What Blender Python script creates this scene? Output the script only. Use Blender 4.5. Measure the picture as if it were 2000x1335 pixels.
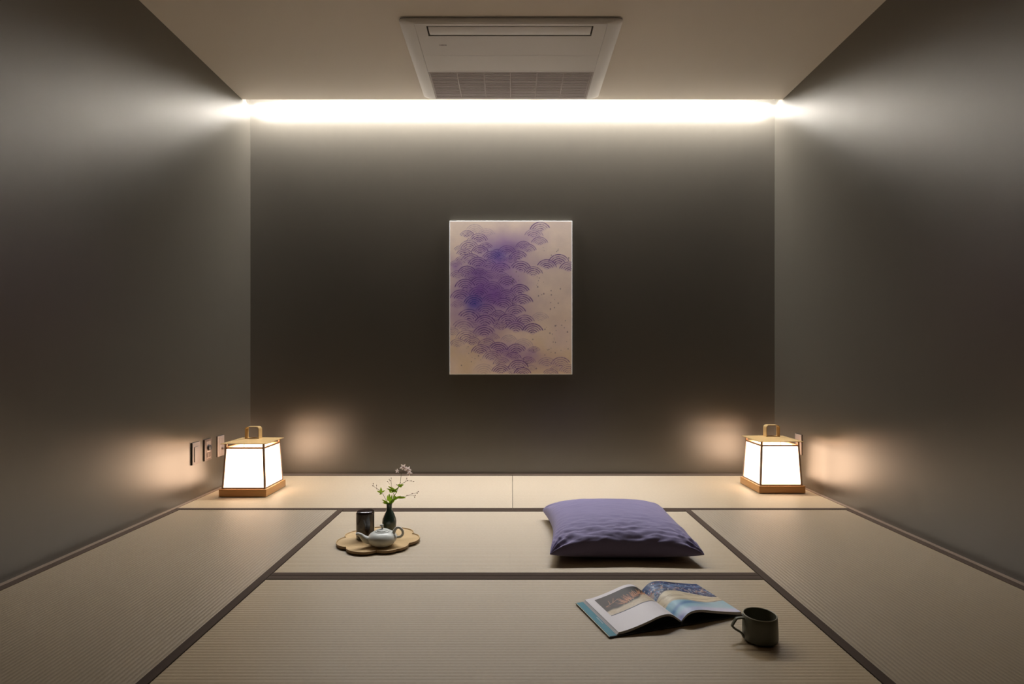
import bpy, bmesh, math, random
import numpy as np
from mathutils import Vector, Matrix, noise

for o in list(bpy.data.objects):
    bpy.data.objects.remove(o, do_unlink=True)
S = bpy.context.scene
COL = S.collection
R = math.radians
random.seed(7)

# ------------------------------------------------------------ camera, world, exposure
F, CX, CY, EYE = 1099.0, 1001.0, 701.0, 0.755      # focal length and vanishing point in pixels of a 2000 px frame
cam = bpy.data.cameras.new('camera')
cam.sensor_width = 36.0
cam.sensor_fit = 'HORIZONTAL'
cam.lens = 36.0 * F / 2000.0
cam.shift_x = (1000 - CX) / 2000.0
cam.shift_y = (CY - 667.5) / 2000.0
cam.clip_start = 0.02
camo = bpy.data.objects.new('camera', cam)
COL.objects.link(camo)
camo.location = (0, 0, EYE)
camo.rotation_euler = (R(90), 0, 0)
S.camera = camo
w = bpy.data.worlds.new('world')
S.world = w
w.use_nodes = True
w.node_tree.nodes['Background'].inputs[0].default_value = (0.02, 0.017, 0.014, 1)
w.node_tree.nodes['Background'].inputs[1].default_value = 0.1
S.view_settings.view_transform = 'Standard'
S.view_settings.look = 'None'
S.view_settings.exposure = 1.82
S.view_settings.gamma = 1.0
S.view_settings.use_curve_mapping = False
COVE_WATTS, COVE_SPREAD, COVE_TILT = 15.5, 132, 9      # slot light: power, beam width, tilt towards the back wall
COVE_POWER = 52.0
COVE_COLOR = (0.98, 0.985, 0.99)
LANTERN_POWER = 1.6
LANTERN_COLOR = (1.0, 0.68, 0.46)

la = bpy.data.lights.new('slot_light', 'AREA')
la.shape = 'RECTANGLE'
la.size, la.size_y = 3.42, 0.014
la.energy = COVE_WATTS
la.color = COVE_COLOR
la.spread = R(COVE_SPREAD)
lo = bpy.data.objects.new('slot_light', la)
COL.objects.link(lo)
lo.location = (0, 3.620, 2.4335)
lo.rotation_euler = (R(COVE_TILT), 0, 0)

XW, YB, YF = 1.7235, 3.70, -1.6       # half room width, back wall, wall behind the camera
ZC, YLIP = 2.41, 3.591                # ceiling height, ceiling edge in front of the light slot


# ------------------------------------------------------------ helpers
def link(o):
    COL.objects.link(o)
    return o


def mesh(name, V, Fc, mat=None, parent=None, smooth=None, loc=None, mats=None, midx=None):
    me = bpy.data.meshes.new(name)
    me.from_pydata([tuple(v) for v in V], [], [tuple(f) for f in Fc])
    me.update()
    if mats:
        for m in mats:
            me.materials.append(m)
        me.polygons.foreach_set('material_index', midx)
    elif mat:
        me.materials.append(mat)
    if smooth is not None:
        me.shade_smooth()
        if smooth < 179:
            me.set_sharp_from_angle(angle=R(smooth))
    o = link(bpy.data.objects.new(name, me))
    if parent:
        o.parent = parent
    if loc:
        o.location = loc
    return o


def tag(o, label=None, cat=None, group=None, kind=None):
    if label: o['label'] = label
    if cat: o['category'] = cat
    if group: o['group'] = group
    if kind: o['kind'] = kind
    return o


def empty(name, loc=(0, 0, 0), rz=0.0):
    o = link(bpy.data.objects.new(name, None))
    o.location = loc
    o.rotation_euler = (0, 0, rz)
    o.empty_display_size = 0.05
    return o


class MB:
    def __init__(self):
        self.V = []
        self.F = []

    def add(self, V, Fc):
        n = len(self.V)
        self.V += [Vector(v) for v in V]
        self.F += [tuple(i + n for i in f) for f in Fc]
        return self

    def box(self, x0, x1, y0, y1, z0, z1):
        V = [(x, y, z) for z in (z0, z1) for y in (y0, y1) for x in (x0, x1)]
        return self.add(V, [(0, 2, 3, 1), (4, 5, 7, 6), (0, 1, 5, 4), (1, 3, 7, 5), (3, 2, 6, 7), (2, 0, 4, 6)])

    def lathe(self, prof, n=48, c=(0, 0, 0), cap0=True, cap1=True):
        V, Fc = [], []
        for r, z in prof:
            for k in range(n):
                a = 2 * math.pi * k / n
                V.append((c[0] + r * math.cos(a), c[1] + r * math.sin(a), c[2] + z))
        m = len(prof)
        for i in range(m - 1):
            for k in range(n):
                k2 = (k + 1) % n
                Fc.append((i * n + k, i * n + k2, (i + 1) * n + k2, (i + 1) * n + k))
        if cap0: Fc.append(tuple(reversed(range(n))))
        if cap1: Fc.append(tuple(range((m - 1) * n, m * n)))
        return self.add(V, Fc)

    def tube(self, pts, rad, n=10, sx=1.0, up=(0, 0, 1), caps=True):
        pts = [Vector(p) for p in pts]
        if not hasattr(rad, '__len__'): rad = [rad] * len(pts)
        V, Fc = [], []
        ref = Vector(up)
        for i, p in enumerate(pts):
            t = (pts[min(i + 1, len(pts) - 1)] - pts[max(i - 1, 0)]).normalized()
            a = ref - t * ref.dot(t)
            if a.length < 1e-4: a = Vector((1, 0, 0)) - t * t.x
            a.normalize()
            ref = a
            b = t.cross(a)
            for k in range(n):
                g = 2 * math.pi * k / n
                V.append(p + a * (rad[i] * math.cos(g)) + b * (rad[i] * sx * math.sin(g)))
        for i in range(len(pts) - 1):
            for k in range(n):
                k2 = (k + 1) % n
                Fc.append((i * n + k, i * n + k2, (i + 1) * n + k2, (i + 1) * n + k))
        if caps:
            Fc.append(tuple(reversed(range(n))))
            Fc.append(tuple(range((len(pts) - 1) * n, len(pts) * n)))
        return self.add(V, Fc)

    def ball(self, c, r, n=10, sc=(1, 1, 1)):
        prof = [(r * math.sin(math.pi * i / 8) + 1e-6, -r * math.cos(math.pi * i / 8)) for i in range(9)]
        s = MB().lathe(prof, n)
        return self.add([Vector((v.x * sc[0], v.y * sc[1], v.z * sc[2])) + Vector(c) for v in s.V], s.F)

    def build(self, name, mat, parent=None, smooth=None, loc=None, bevel=0):
        o = mesh(name, self.V, self.F, mat, parent, smooth, loc)
        bm = bmesh.new()
        bm.from_mesh(o.data)
        if bevel:
            bmesh.ops.bevel(bm, geom=bm.edges[:], offset=bevel, segments=2, affect='EDGES', profile=0.6)
        bmesh.ops.recalc_face_normals(bm, faces=bm.faces[:])
        bm.to_mesh(o.data)
        bm.free()
        if bevel:
            o.data.shade_smooth()
            o.data.set_sharp_from_angle(angle=R(50))
        return o


def catmull(pts, k=6):
    P = [Vector(p) for p in pts]
    P = [P[0] * 2 - P[1]] + P + [P[-1] * 2 - P[-2]]
    out = []
    for i in range(1, len(P) - 2):
        for j in range(k):
            t = j / k
            a, b, c, d = P[i - 1], P[i], P[i + 1], P[i + 2]
            out.append(0.5 * ((2 * b) + (c - a) * t + (2 * a - 5 * b + 4 * c - d) * t * t + (3 * b - a - 3 * c + d) * t ** 3))
    out.append(P[-2])
    return out


def at(px, py, Y):
    """point of the room at depth Y that the photograph shows at that pixel"""
    return Vector(((px - CX) * Y / F, Y, EYE - (py - CY) * Y / F))


# ------------------------------------------------------------ materials
def mat(name, col, rough=0.5, metal=0.0, ior=1.5, aniso=None, spec=0.5, bump=None, var=None, coat=0.0, sheen=0.0, emis=None, estr=0.0, attr=None):
    m = bpy.data.materials.new(name)
    m.use_nodes = True
    nt = m.node_tree
    b = nt.nodes['Principled BSDF']
    b.inputs['Base Color'].default_value = (*col, 1)
    b.inputs['Roughness'].default_value = rough
    b.inputs['Metallic'].default_value = metal
    b.inputs['Specular IOR Level'].default_value = spec
    b.inputs['Coat Weight'].default_value = coat
    b.inputs['Coat Roughness'].default_value = 0.15
    b.inputs['Sheen Weight'].default_value = sheen
    b.inputs['IOR'].default_value = ior
    if aniso:      # (amount, direction across the fibres)
        b.inputs['Anisotropic'].default_value = aniso[0]
        cx_ = nt.nodes.new('ShaderNodeCombineXYZ')
        for i_ in range(3):
            cx_.inputs[i_].default_value = aniso[1][i_]
        nt.links.new(cx_.outputs[0], b.inputs['Tangent'])
    if emis:
        b.inputs['Emission Color'].default_value = (*emis, 1)
        b.inputs['Emission Strength'].default_value = estr
    tc = nt.nodes.new('ShaderNodeTexCoord')
    if attr:
        a = nt.nodes.new('ShaderNodeAttribute')
        a.attribute_name = attr
        nt.links.new(a.outputs['Color'], b.inputs['Base Color'])
    if var:        # (scale vector, amount)
        mp = nt.nodes.new('ShaderNodeMapping')
        mp.inputs['Scale'].default_value = var[0]
        nz = nt.nodes.new('ShaderNodeTexNoise')
        nz.inputs['Scale'].default_value = 1.0
        nz.inputs['Detail'].default_value = 4
        mx = nt.nodes.new('ShaderNodeMix')
        mx.data_type = 'RGBA'
        mx.inputs['A'].default_value = (*[c * (1 - var[1]) for c in col], 1)
        mx.inputs['B'].default_value = (*[min(1, c * (1 + var[1])) for c in col], 1)
        nt.links.new(tc.outputs['Object'], mp.inputs['Vector'])
        nt.links.new(mp.outputs[0], nz.inputs['Vector'])
        nt.links.new(nz.outputs['Fac'], mx.inputs['Factor'])
        nt.links.new(mx.outputs['Result'], b.inputs['Base Color'])
    if bump:       # (scale vector, strength, distance)
        mp = nt.nodes.new('ShaderNodeMapping')
        mp.inputs['Scale'].default_value = bump[0]
        nz = nt.nodes.new('ShaderNodeTexNoise')
        nz.inputs['Scale'].default_value = 1.0
        nz.inputs['Detail'].default_value = 3
        bp = nt.nodes.new('ShaderNodeBump')
        bp.inputs['Strength'].default_value = bump[1]
        bp.inputs['Distance'].default_value = bump[2]
        nt.links.new(tc.outputs['Object'], mp.inputs['Vector'])
        nt.links.new(mp.outputs[0], nz.inputs['Vector'])
        nt.links.new(nz.outputs['Fac'], bp.inputs['Height'])
        nt.links.new(bp.outputs[0], b.inputs['Normal'])
    return m


M = {}
M['wall'] = mat('wallpaper', (0.066, 0.058, 0.046), 0.36, ior=1.9, spec=1.0, bump=((70, 70, 40), 0.05, 0.003), var=((30, 30, 3), 0.05))
def beckmann(m_, ior, rough, tint):
    # satin paper: a diffuse ground under a short-tailed sheen
    nt_ = m_.node_tree
    b_ = nt_.nodes['Principled BSDF']
    b_.inputs['Specular IOR Level'].default_value = 0
    gl = nt_.nodes.new('ShaderNodeBsdfGlossy')
    gl.distribution = 'BECKMANN'
    gl.inputs['Roughness'].default_value = rough
    gl.inputs['Color'].default_value = (*tint, 1)
    fr_ = nt_.nodes.new('ShaderNodeFresnel')
    fr_.inputs['IOR'].default_value = ior
    mx_ = nt_.nodes.new('ShaderNodeMixShader')
    for l_ in list(nt_.links):
        if l_.to_socket == b_.inputs['Normal']:
            nt_.links.new(l_.from_socket, gl.inputs['Normal'])
    nt_.links.new(fr_.outputs[0], mx_.inputs[0])
    nt_.links.new(b_.outputs[0], mx_.inputs[1])
    nt_.links.new(gl.outputs[0], mx_.inputs[2])
    nt_.links.new(mx_.outputs[0], nt_.nodes['Material Output'].inputs['Surface'])


beckmann(M['wall'], 2.1, 0.37, (1.0, 0.97, 0.93))
M['dark_wall'] = mat('dark front wall', (0.02, 0.018, 0.015), 0.8, spec=0.1)
M['ceiling'] = mat('ceiling paper', (0.74, 0.68, 0.60), 0.8, spec=0.2)
M['cove'] = mat('slot paint', (0.75, 0.74, 0.72), 0.8, spec=0.2)
M['base'] = mat('underfloor', (0.10, 0.08, 0.06), 0.8)
M['trimwood'] = mat('trim wood', (0.16, 0.11, 0.075), 0.55)
M['rush_x'] = mat('rush weave lengthwise painted sheen', (0.365, 0.275, 0.165), 0.50, ior=1.6, spec=1.0, aniso=(0.9, (0, 1, 0)), bump=((120, 900, 1), 0.5, 0.0008), var=((90, 420, 1), 0.2))  # same rush on every mat; sheen of this direction painted in as lighter base
M['rush_y'] = mat('rush weave crosswise painted dim', (0.235, 0.175, 0.105), 0.42, ior=1.6, spec=1.0, aniso=(0.9, (0, 1, 0)), bump=((900, 120, 1), 0.5, 0.0008), var=((420, 90, 1), 0.2))  # base darkened to paint in the weaker sheen of side mats
M['edging'] = mat('mat edging cloth', (0.062, 0.042, 0.030), 0.85, spec=0.15, bump=((900, 900, 1), 0.4, 0.0005), var=((250, 250, 250), 0.12))
M['mat_side'] = mat('mat core', (0.03, 0.024, 0.018), 0.9)
M['ac'] = mat('air unit plastic', (0.66, 0.63, 0.60), 0.38, spec=0.5)
M['ac_gap'] = mat('air unit dark gap', (0.03, 0.022, 0.016), 0.7)
M['grille'] = mat('air unit grille', (0.40, 0.345, 0.32), 0.5)
M['logo'] = mat('logo ink', (0.12, 0.10, 0.09), 0.5)
M['gold'] = mat('brushed brass', (0.78, 0.53, 0.24), 0.38, metal=0.45)
M['lan_wood'] = mat('lantern wood', (0.56, 0.28, 0.09), 0.45, var=((12, 12, 120), 0.18))
M['lan_frame'] = mat('lantern frame', (0.36, 0.25, 0.18), 0.5)
M['paper'] = mat('lantern paper', (0.8, 0.76, 0.7), 0.7, emis=LANTERN_COLOR, estr=LANTERN_POWER)
M['plate'] = mat('switch plate', (0.25, 0.205, 0.18), 0.4)
M['plate_dark'] = mat('switch plate bronze', (0.13, 0.10, 0.085), 0.35, metal=0.3)
M['plate_face'] = mat('dial face', (0.20, 0.16, 0.135), 0.4)
M['plate_edge'] = mat('plate shadow gap', (0.02, 0.014, 0.01), 0.6)
M['tray'] = mat('tray wood', (0.56, 0.385, 0.19), 0.5, var=((10, 90, 10), 0.22))
M['tray_edge'] = mat('tray edge', (0.30, 0.19, 0.085), 0.55, var=((40, 40, 40), 0.2))
M['lacquer'] = mat('dark lacquer', (0.022, 0.012, 0.010), 0.18, coat=0.6)
M['celadon'] = mat('pale celadon glaze', (0.58, 0.59, 0.55), 0.30, spec=0.35, var=((20, 20, 20), 0.05))
M['green_glaze'] = mat('dark green glaze', (0.035, 0.06, 0.045), 0.22, coat=0.4, var=((40, 40, 20), 0.2))
M['leaf'] = mat('leaf', (0.20, 0.34, 0.025), 0.5, var=((80, 80, 80), 0.35))
M['stem'] = mat('stem', (0.10, 0.13, 0.04), 0.6)
M['twig'] = mat('twig', (0.15, 0.09, 0.06), 0.7)
M['bud'] = mat('bud', (0.13, 0.06, 0.05), 0.6)
M['petal'] = mat('petal', (0.92, 0.80, 0.77), 0.6)


def translucent(m_, col, fac):
    nt_ = m_.node_tree
    tb = nt_.nodes.new('ShaderNodeBsdfTranslucent')
    tb.inputs['Color'].default_value = (*col, 1)
    mx_ = nt_.nodes.new('ShaderNodeMixShader')
    mx_.inputs[0].default_value = fac
    nt_.links.new(nt_.nodes['Principled BSDF'].outputs[0], mx_.inputs[1])
    nt_.links.new(tb.outputs[0], mx_.inputs[2])
    nt_.links.new(mx_.outputs[0], nt_.nodes['Material Output'].inputs['Surface'])


translucent(M['leaf'], (0.38, 0.60, 0.04), 0.45)
translucent(M['petal'], (0.95, 0.85, 0.82), 0.5)
M['cushion'] = mat('purple linen', (0.205, 0.175, 0.30), 0.8, spec=0.25, sheen=0.15, bump=((700, 700, 700), 0.25, 0.0006), var=((18, 18, 18), 0.08))
M['page'] = mat('book paper', (0.66, 0.62, 0.62), 0.45)
M['page_print'] = mat('printed page', (0.6, 0.6, 0.6), 0.38, attr='Col')
M['pages_edge'] = mat('page edges', (0.50, 0.47, 0.44), 0.7, bump=((1, 1, 3000), 0.6, 0.0005))
M['cover_in'] = mat('turquoise endpaper', (0.035, 0.20, 0.26), 0.5)
M['cover'] = mat('book cover', (0.02, 0.02, 0.022), 0.4)
M['cream'] = mat('cream edge', (0.60, 0.52, 0.36), 0.6)
M['mug'] = mat('olive stoneware', (0.125, 0.12, 0.08), 0.36)
M['art_print'] = mat('art print', (0.6, 0.5, 0.45), 0.55, spec=0.3, attr='Col')
M['art_rim'] = mat('white acrylic rim', (0.92, 0.92, 0.90), 0.25)
M['steel'] = mat('steel', (0.25, 0.24, 0.23), 0.3, metal=1)

# strip light material
m = bpy.data.materials.new('strip light glow')
m.use_nodes = True
nt = m.node_tree
nt.nodes.clear()
e = nt.nodes.new('ShaderNodeEmission')
e.inputs[0].default_value = (*COVE_COLOR, 1)
e.inputs[1].default_value = COVE_POWER
out = nt.nodes.new('ShaderNodeOutputMaterial')
nt.links.new(e.outputs[0], out.inputs[0])
M['strip'] = m

# ------------------------------------------------------------ the room shell
ZT = 2.60


def struct(name, mb, m):
    return tag(mb.build(name, m), kind='structure')


struct('floor', MB().box(-XW - .1, XW + .1, YF - .1, YB + .1, -0.10, -0.045), M['base'])
struct('wall_back', MB().box(-XW - .1, XW + .1, YB, YB + .1, -0.045, ZT), M['wall'])
struct('wall_left', MB().box(-XW - .1, -XW, YF, YB, -0.045, ZT), M['wall'])
struct('wall_right', MB().box(XW, XW + .1, YF, YB, -0.045, ZT), M['wall'])
struct('wall_front', MB().box(-XW - .1, XW + .1, YF - .1, YF, -0.045, ZT), M['dark_wall'])
struct('ceiling', MB().box(-XW, XW, YF, YLIP, ZC, ZC + .018), M['ceiling'])
cv = MB()
cv.box(-XW, XW, 3.40, 3.42, ZC + .018, ZT)
cv.box(-XW - .1, XW + .1, YF - .1, YB + .1, ZT, ZT + .05)
struct('trim_1', cv, M['cove'])
# wooden strips between the mats and the walls
struct('trim_2', MB().box(-XW, -XW + .021, 1.06, YB, -0.045, 0.001), M['trimwood'])
struct('trim_3', MB().box(XW - .021, XW, 1.06, YB, -0.045, 0.001), M['trimwood'])
struct('trim_4', MB().box(-XW + .021, XW - .021, YB - .018, YB, -0.045, 0.001), M['trimwood'])
# board floor in front of the mats, where the photographer stands
struct('trim_5', MB().box(-XW, XW, YF, 1.06, -0.045, -0.002), M['dark_wall'])

# the light strip in the slot
t = MB()
n = 40
for i in range(n):
    xa_, xb_ = -1.71 + 3.42 * i / n, -1.71 + 3.42 * (i + 1) / n
    t.add([(xa_, 3.613, 2.435), (xb_, 3.613, 2.435), (xb_, 3.627, 2.435), (xa_, 3.627, 2.435)], [(0, 3, 2, 1)])
    t.add([(xa_, 3.627, 2.435), (xb_, 3.627, 2.435), (xb_, 3.627, 2.443), (xa_, 3.627, 2.443)], [(0, 1, 2, 3)])
t.add([(-1.71, 3.613, 2.443), (1.71, 3.613, 2.443), (1.71, 3.613, 2.435), (-1.71, 3.613, 2.435), (-1.71, 3.627, 2.443), (1.71, 3.627, 2.443)], [(0, 1, 2, 3), (0, 4, 5, 1)])
ls = t.build('light_strip', M['strip'])
tag(ls, 'white light strip glowing inside the ceiling slot along the back wall', 'lamp')
for x in (-1.6, -0.8, 0, 0.8, 1.6):
    MB().box(x - .01, x + .01, 3.615, 3.625, 2.443, ZT).build('bracket', M['cove'], ls)


# ------------------------------------------------------------ tatami mats
def tatami(x0, x1, y0, y1, along, label):
    g = 0.0012
    x0 += g; x1 -= g; y0 += g; y1 -= g
    root = empty('tatami_mat', ((x0 + x1) / 2, (y0 + y1) / 2, -0.045))
    cx, cy = (x0 + x1) / 2, (y0 + y1) / 2
    HW = 0.029
    L, W = ((x1 - x0), (y1 - y0)) if along == 'x' else ((y1 - y0), (x1 - x0))
    core = MB().box(x0 - cx, x1 - cx, y0 - cy, y1 - cy, 0, 0.0435)
    core.build('mat_core', M['mat_side'], root)
    # ribbed rush face
    pitch, seg, amp = 0.0138, 6, 0.0009
    nr = int(round((W - 2 * HW) / pitch))
    V, Fc = [], []
    nl = 24
    N = nr * seg
    for i in range(N + 1):
        s = -W / 2 + HW + (W - 2 * HW) * i / N
        ph = (i % seg) / seg
        z = 0.0437 + (amp if along == 'x' else amp * .6) * abs(math.sin(math.pi * ph)) ** 0.7
        for j in range(nl + 1):
            l = -L / 2 + L * j / nl
            V.append((l, s, z) if along == 'x' else (s, l, z))
    for i in range(N):
        for j in range(nl):
            a = i * (nl + 1) + j
            f = (a, a + 1, a + nl + 2, a + nl + 1)
            Fc.append(f if along == 'x' else tuple(reversed(f)))
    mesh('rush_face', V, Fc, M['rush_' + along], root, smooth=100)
    for sgn in (-1, 1):
        a, b = sorted((sgn * W / 2, sgn * (W / 2 - HW)))
        e = MB()
        if along == 'x': e.box(-L / 2, L / 2, a, b, 0.0, 0.0462)
        else: e.box(a, b, -L / 2, L / 2, 0.0, 0.0462)
        eo = e.build('border', M['edging'], root, bevel=0.0008)
    tag(root, label, 'tatami mat', 'tatami mats')
    return root


XL, XR, YS1, YS2, YS3 = -0.847, 0.862, 2.823, 1.960, 1.062
xa, xb = -XW + .021, XW - .021
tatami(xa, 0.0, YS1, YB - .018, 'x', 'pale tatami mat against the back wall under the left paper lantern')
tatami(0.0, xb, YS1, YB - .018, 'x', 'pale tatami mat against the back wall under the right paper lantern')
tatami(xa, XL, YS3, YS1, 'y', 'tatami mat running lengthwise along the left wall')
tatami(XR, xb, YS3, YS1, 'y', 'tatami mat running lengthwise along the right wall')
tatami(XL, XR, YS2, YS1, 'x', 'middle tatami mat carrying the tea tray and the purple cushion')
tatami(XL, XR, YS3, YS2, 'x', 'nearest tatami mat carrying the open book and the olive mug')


# ------------------------------------------------------------ ceiling air conditioner
def rrect(hx, y0, y1, r, n=6):
    pts = []
    cs = [(hx - r, y1 - r, 0), (-hx + r, y1 - r, 90), (-hx + r, y0 + r, 180), (hx - r, y0 + r, 270)]
    for cx_, cy_, a0 in cs:
        for k in range(n + 1):
            a = R(a0 + 90 * k / n)
            pts.append((cx_ + r * math.cos(a), cy_ + r * math.sin(a)))
    return pts


AX = -0.008
ac = empty('air_conditioner', (AX, 3.128, ZC))
tag(ac, 'white ceiling cassette air conditioner with a flap and a slatted intake grille', 'air conditioner')
loops = [(.546, 2.716, 3.540, .030, 0.0), (.546, 2.716, 3.540, .030, -.004), (.540, 2.722, 3.535, .028, -.005), (.540, 2.722, 3.535, .028, -.008),
         (.546, 2.717, 3.541, .032, -.009), (.545, 2.718, 3.540, .032, -.0125), (.534, 2.721, 3.536, .032, -.0185),
         (.515, 2.724, 3.530, .028, -.0235), (.494, 2.727, 3.524, .022, -.0268), (.471, 2.730, 3.520, .006, -.028), (.471, 2.730, 3.520, .006, -.018)]
V, Fc = [], []
for hx, y0, y1, r, z in loops:
    for x, y in rrect(hx, y0, y1, r):
        V.append((x, y - 3.128, z))
n = len(V) // len(loops)
for i in range(len(loops) - 1):
    for k in range(n):
        Fc.append((i * n + k, (i + 1) * n + k, (i + 1) * n + (k + 1) % n, i * n + (k + 1) % n))
fr = MB().add(V, Fc).build('frame', M['ac'], ac, smooth=40)
fr.data.shade_smooth(); fr.data.set_sharp_from_angle(angle=R(42))
oy = -3.128
MB().box(-.470, .470, 2.7330 + oy, 3.518 + oy, -.0165, -.001).build('back_plate', M['ac_gap'], ac)
p = MB()
z0, z1 = -.0278, -.0168
hx = .470
p.box(-hx, -.415, 2.7330 + oy, 2.8360 + oy, z0, z1)
p.box(.405, hx, 2.7330 + oy, 2.8360 + oy, z0, z1)
p.box(-.415, .405, 2.7330 + oy, 2.7520 + oy, z0, z1)
p.box(-hx, hx, 2.8360 + oy, 3.0151 + oy, z0, z1)
p.box(-hx, hx, 3.0163 + oy, 3.1765 + oy, z0, z1)
p.box(-hx, hx, 3.1780 + oy, 3.1926 + oy, z0, z1)
p.build('front_panel', M['ac'], ac)
MB().box(-.407, .397, 2.7555 + oy, 2.8260 + oy, -.0288, -.020).build('flap', M['ac'], ac, bevel=.003)
g = MB()
ns = 19
gy0, gy1 = 3.1966, 3.500
for i in range(ns):
    y = gy0 + (gy1 - gy0) * (i + .5) / ns
    g.box(-.462, .462, y - .0058 + oy, y + .0045 + oy, -.0268, -.0195)
for i in range(7):
    x = -.462 + .916 * i / 6
    g.box(x - .0022, x + .0022, gy0 + oy, gy1 + oy, -.0274, -.0185)
g.box(-.470, .470, 3.500 + oy, 3.518 + oy, -.0278, -.0168)
g.box(-.470, -.462, gy0 + oy, gy1 + oy, -.0278, -.0168)
g.box(.462, .470, gy0 + oy, gy1 + oy, -.0278, -.0168)
g.build('grille', M['grille'], ac)
lg = MB()
for k in range(6):
    lg.box(-.370 + k * .0062, -.3655 + k * .0062, 2.9140 + oy, 2.9210 + oy, -.0282, -.0277)
lg.build('logo', M['logo'], ac)


# ------------------------------------------------------------ painted surfaces (colour attribute)
def srgb(r, g_, b):
    return np.array([((c / 255 + .055) / 1.055) ** 2.4 if c > 10 else c / 255 / 12.92 for c in (r, g_, b)])


def vnoise(x, y, seed, oct_=3):
    rng = np.random.RandomState(seed)
    out_ = np.zeros_like(x); a = 1.0; tot = 0
    for o_ in range(oct_):
        gsz = 64
        G = rng.rand(gsz, gsz)
        xi, yi = np.floor(x).astype(int), np.floor(y).astype(int)
        fx, fy = x - xi, y - yi
        fx = fx * fx * (3 - 2 * fx); fy = fy * fy * (3 - 2 * fy)
        v = (G[yi % gsz, xi % gsz] * (1 - fx) * (1 - fy) + G[yi % gsz, (xi + 1) % gsz] * fx * (1 - fy)
             + G[(yi + 1) % gsz, xi % gsz] * (1 - fx) * fy + G[(yi + 1) % gsz, (xi + 1) % gsz] * fx * fy)
        out_ += a * v; tot += a; a *= .5; x = x * 2.1 + 3.7; y = y * 2.1 + 1.3
    return out_ / tot


def mixc(C, col, a):
    a = np.clip(a, 0, 1)[..., None]
    return C * (1 - a) + col * a


def sstep(e0, e1, x):
    t_ = np.clip((x - e0) / (e1 - e0), 0, 1)
    return t_ * t_ * (3 - 2 * t_)


def grid_mesh(name, P, C, m, parent):
    """P (ny,nx,3) positions, C (ny,nx,3) colours"""
    ny, nx = P.shape[:2]
    idx = np.arange(ny * nx).reshape(ny, nx)
    q = np.stack([idx[:-1, :-1], idx[:-1, 1:], idx[1:, 1:], idx[1:, :-1]], -1).reshape(-1, 4)
    me = bpy.data.meshes.new(name)
    me.vertices.add(ny * nx)
    me.vertices.foreach_set('co', P.reshape(-1).astype(np.float32))
    me.loops.add(q.size)
    me.loops.foreach_set('vertex_index', q.reshape(-1).astype(np.int32))
    me.polygons.add(len(q))
    me.polygons.foreach_set('loop_start', np.arange(0, q.size, 4, dtype=np.int32))
    me.update(calc_edges=True)
    ca = me.color_attributes.new('Col', 'FLOAT_COLOR', 'POINT')
    ca.data.foreach_set('color', np.concatenate([C, np.ones((ny, nx, 1))], -1).reshape(-1).astype(np.float32))
    me.materials.append(m)
    me.shade_smooth()
    o = link(bpy.data.objects.new(name, me))
    o.parent = parent
    return o


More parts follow.
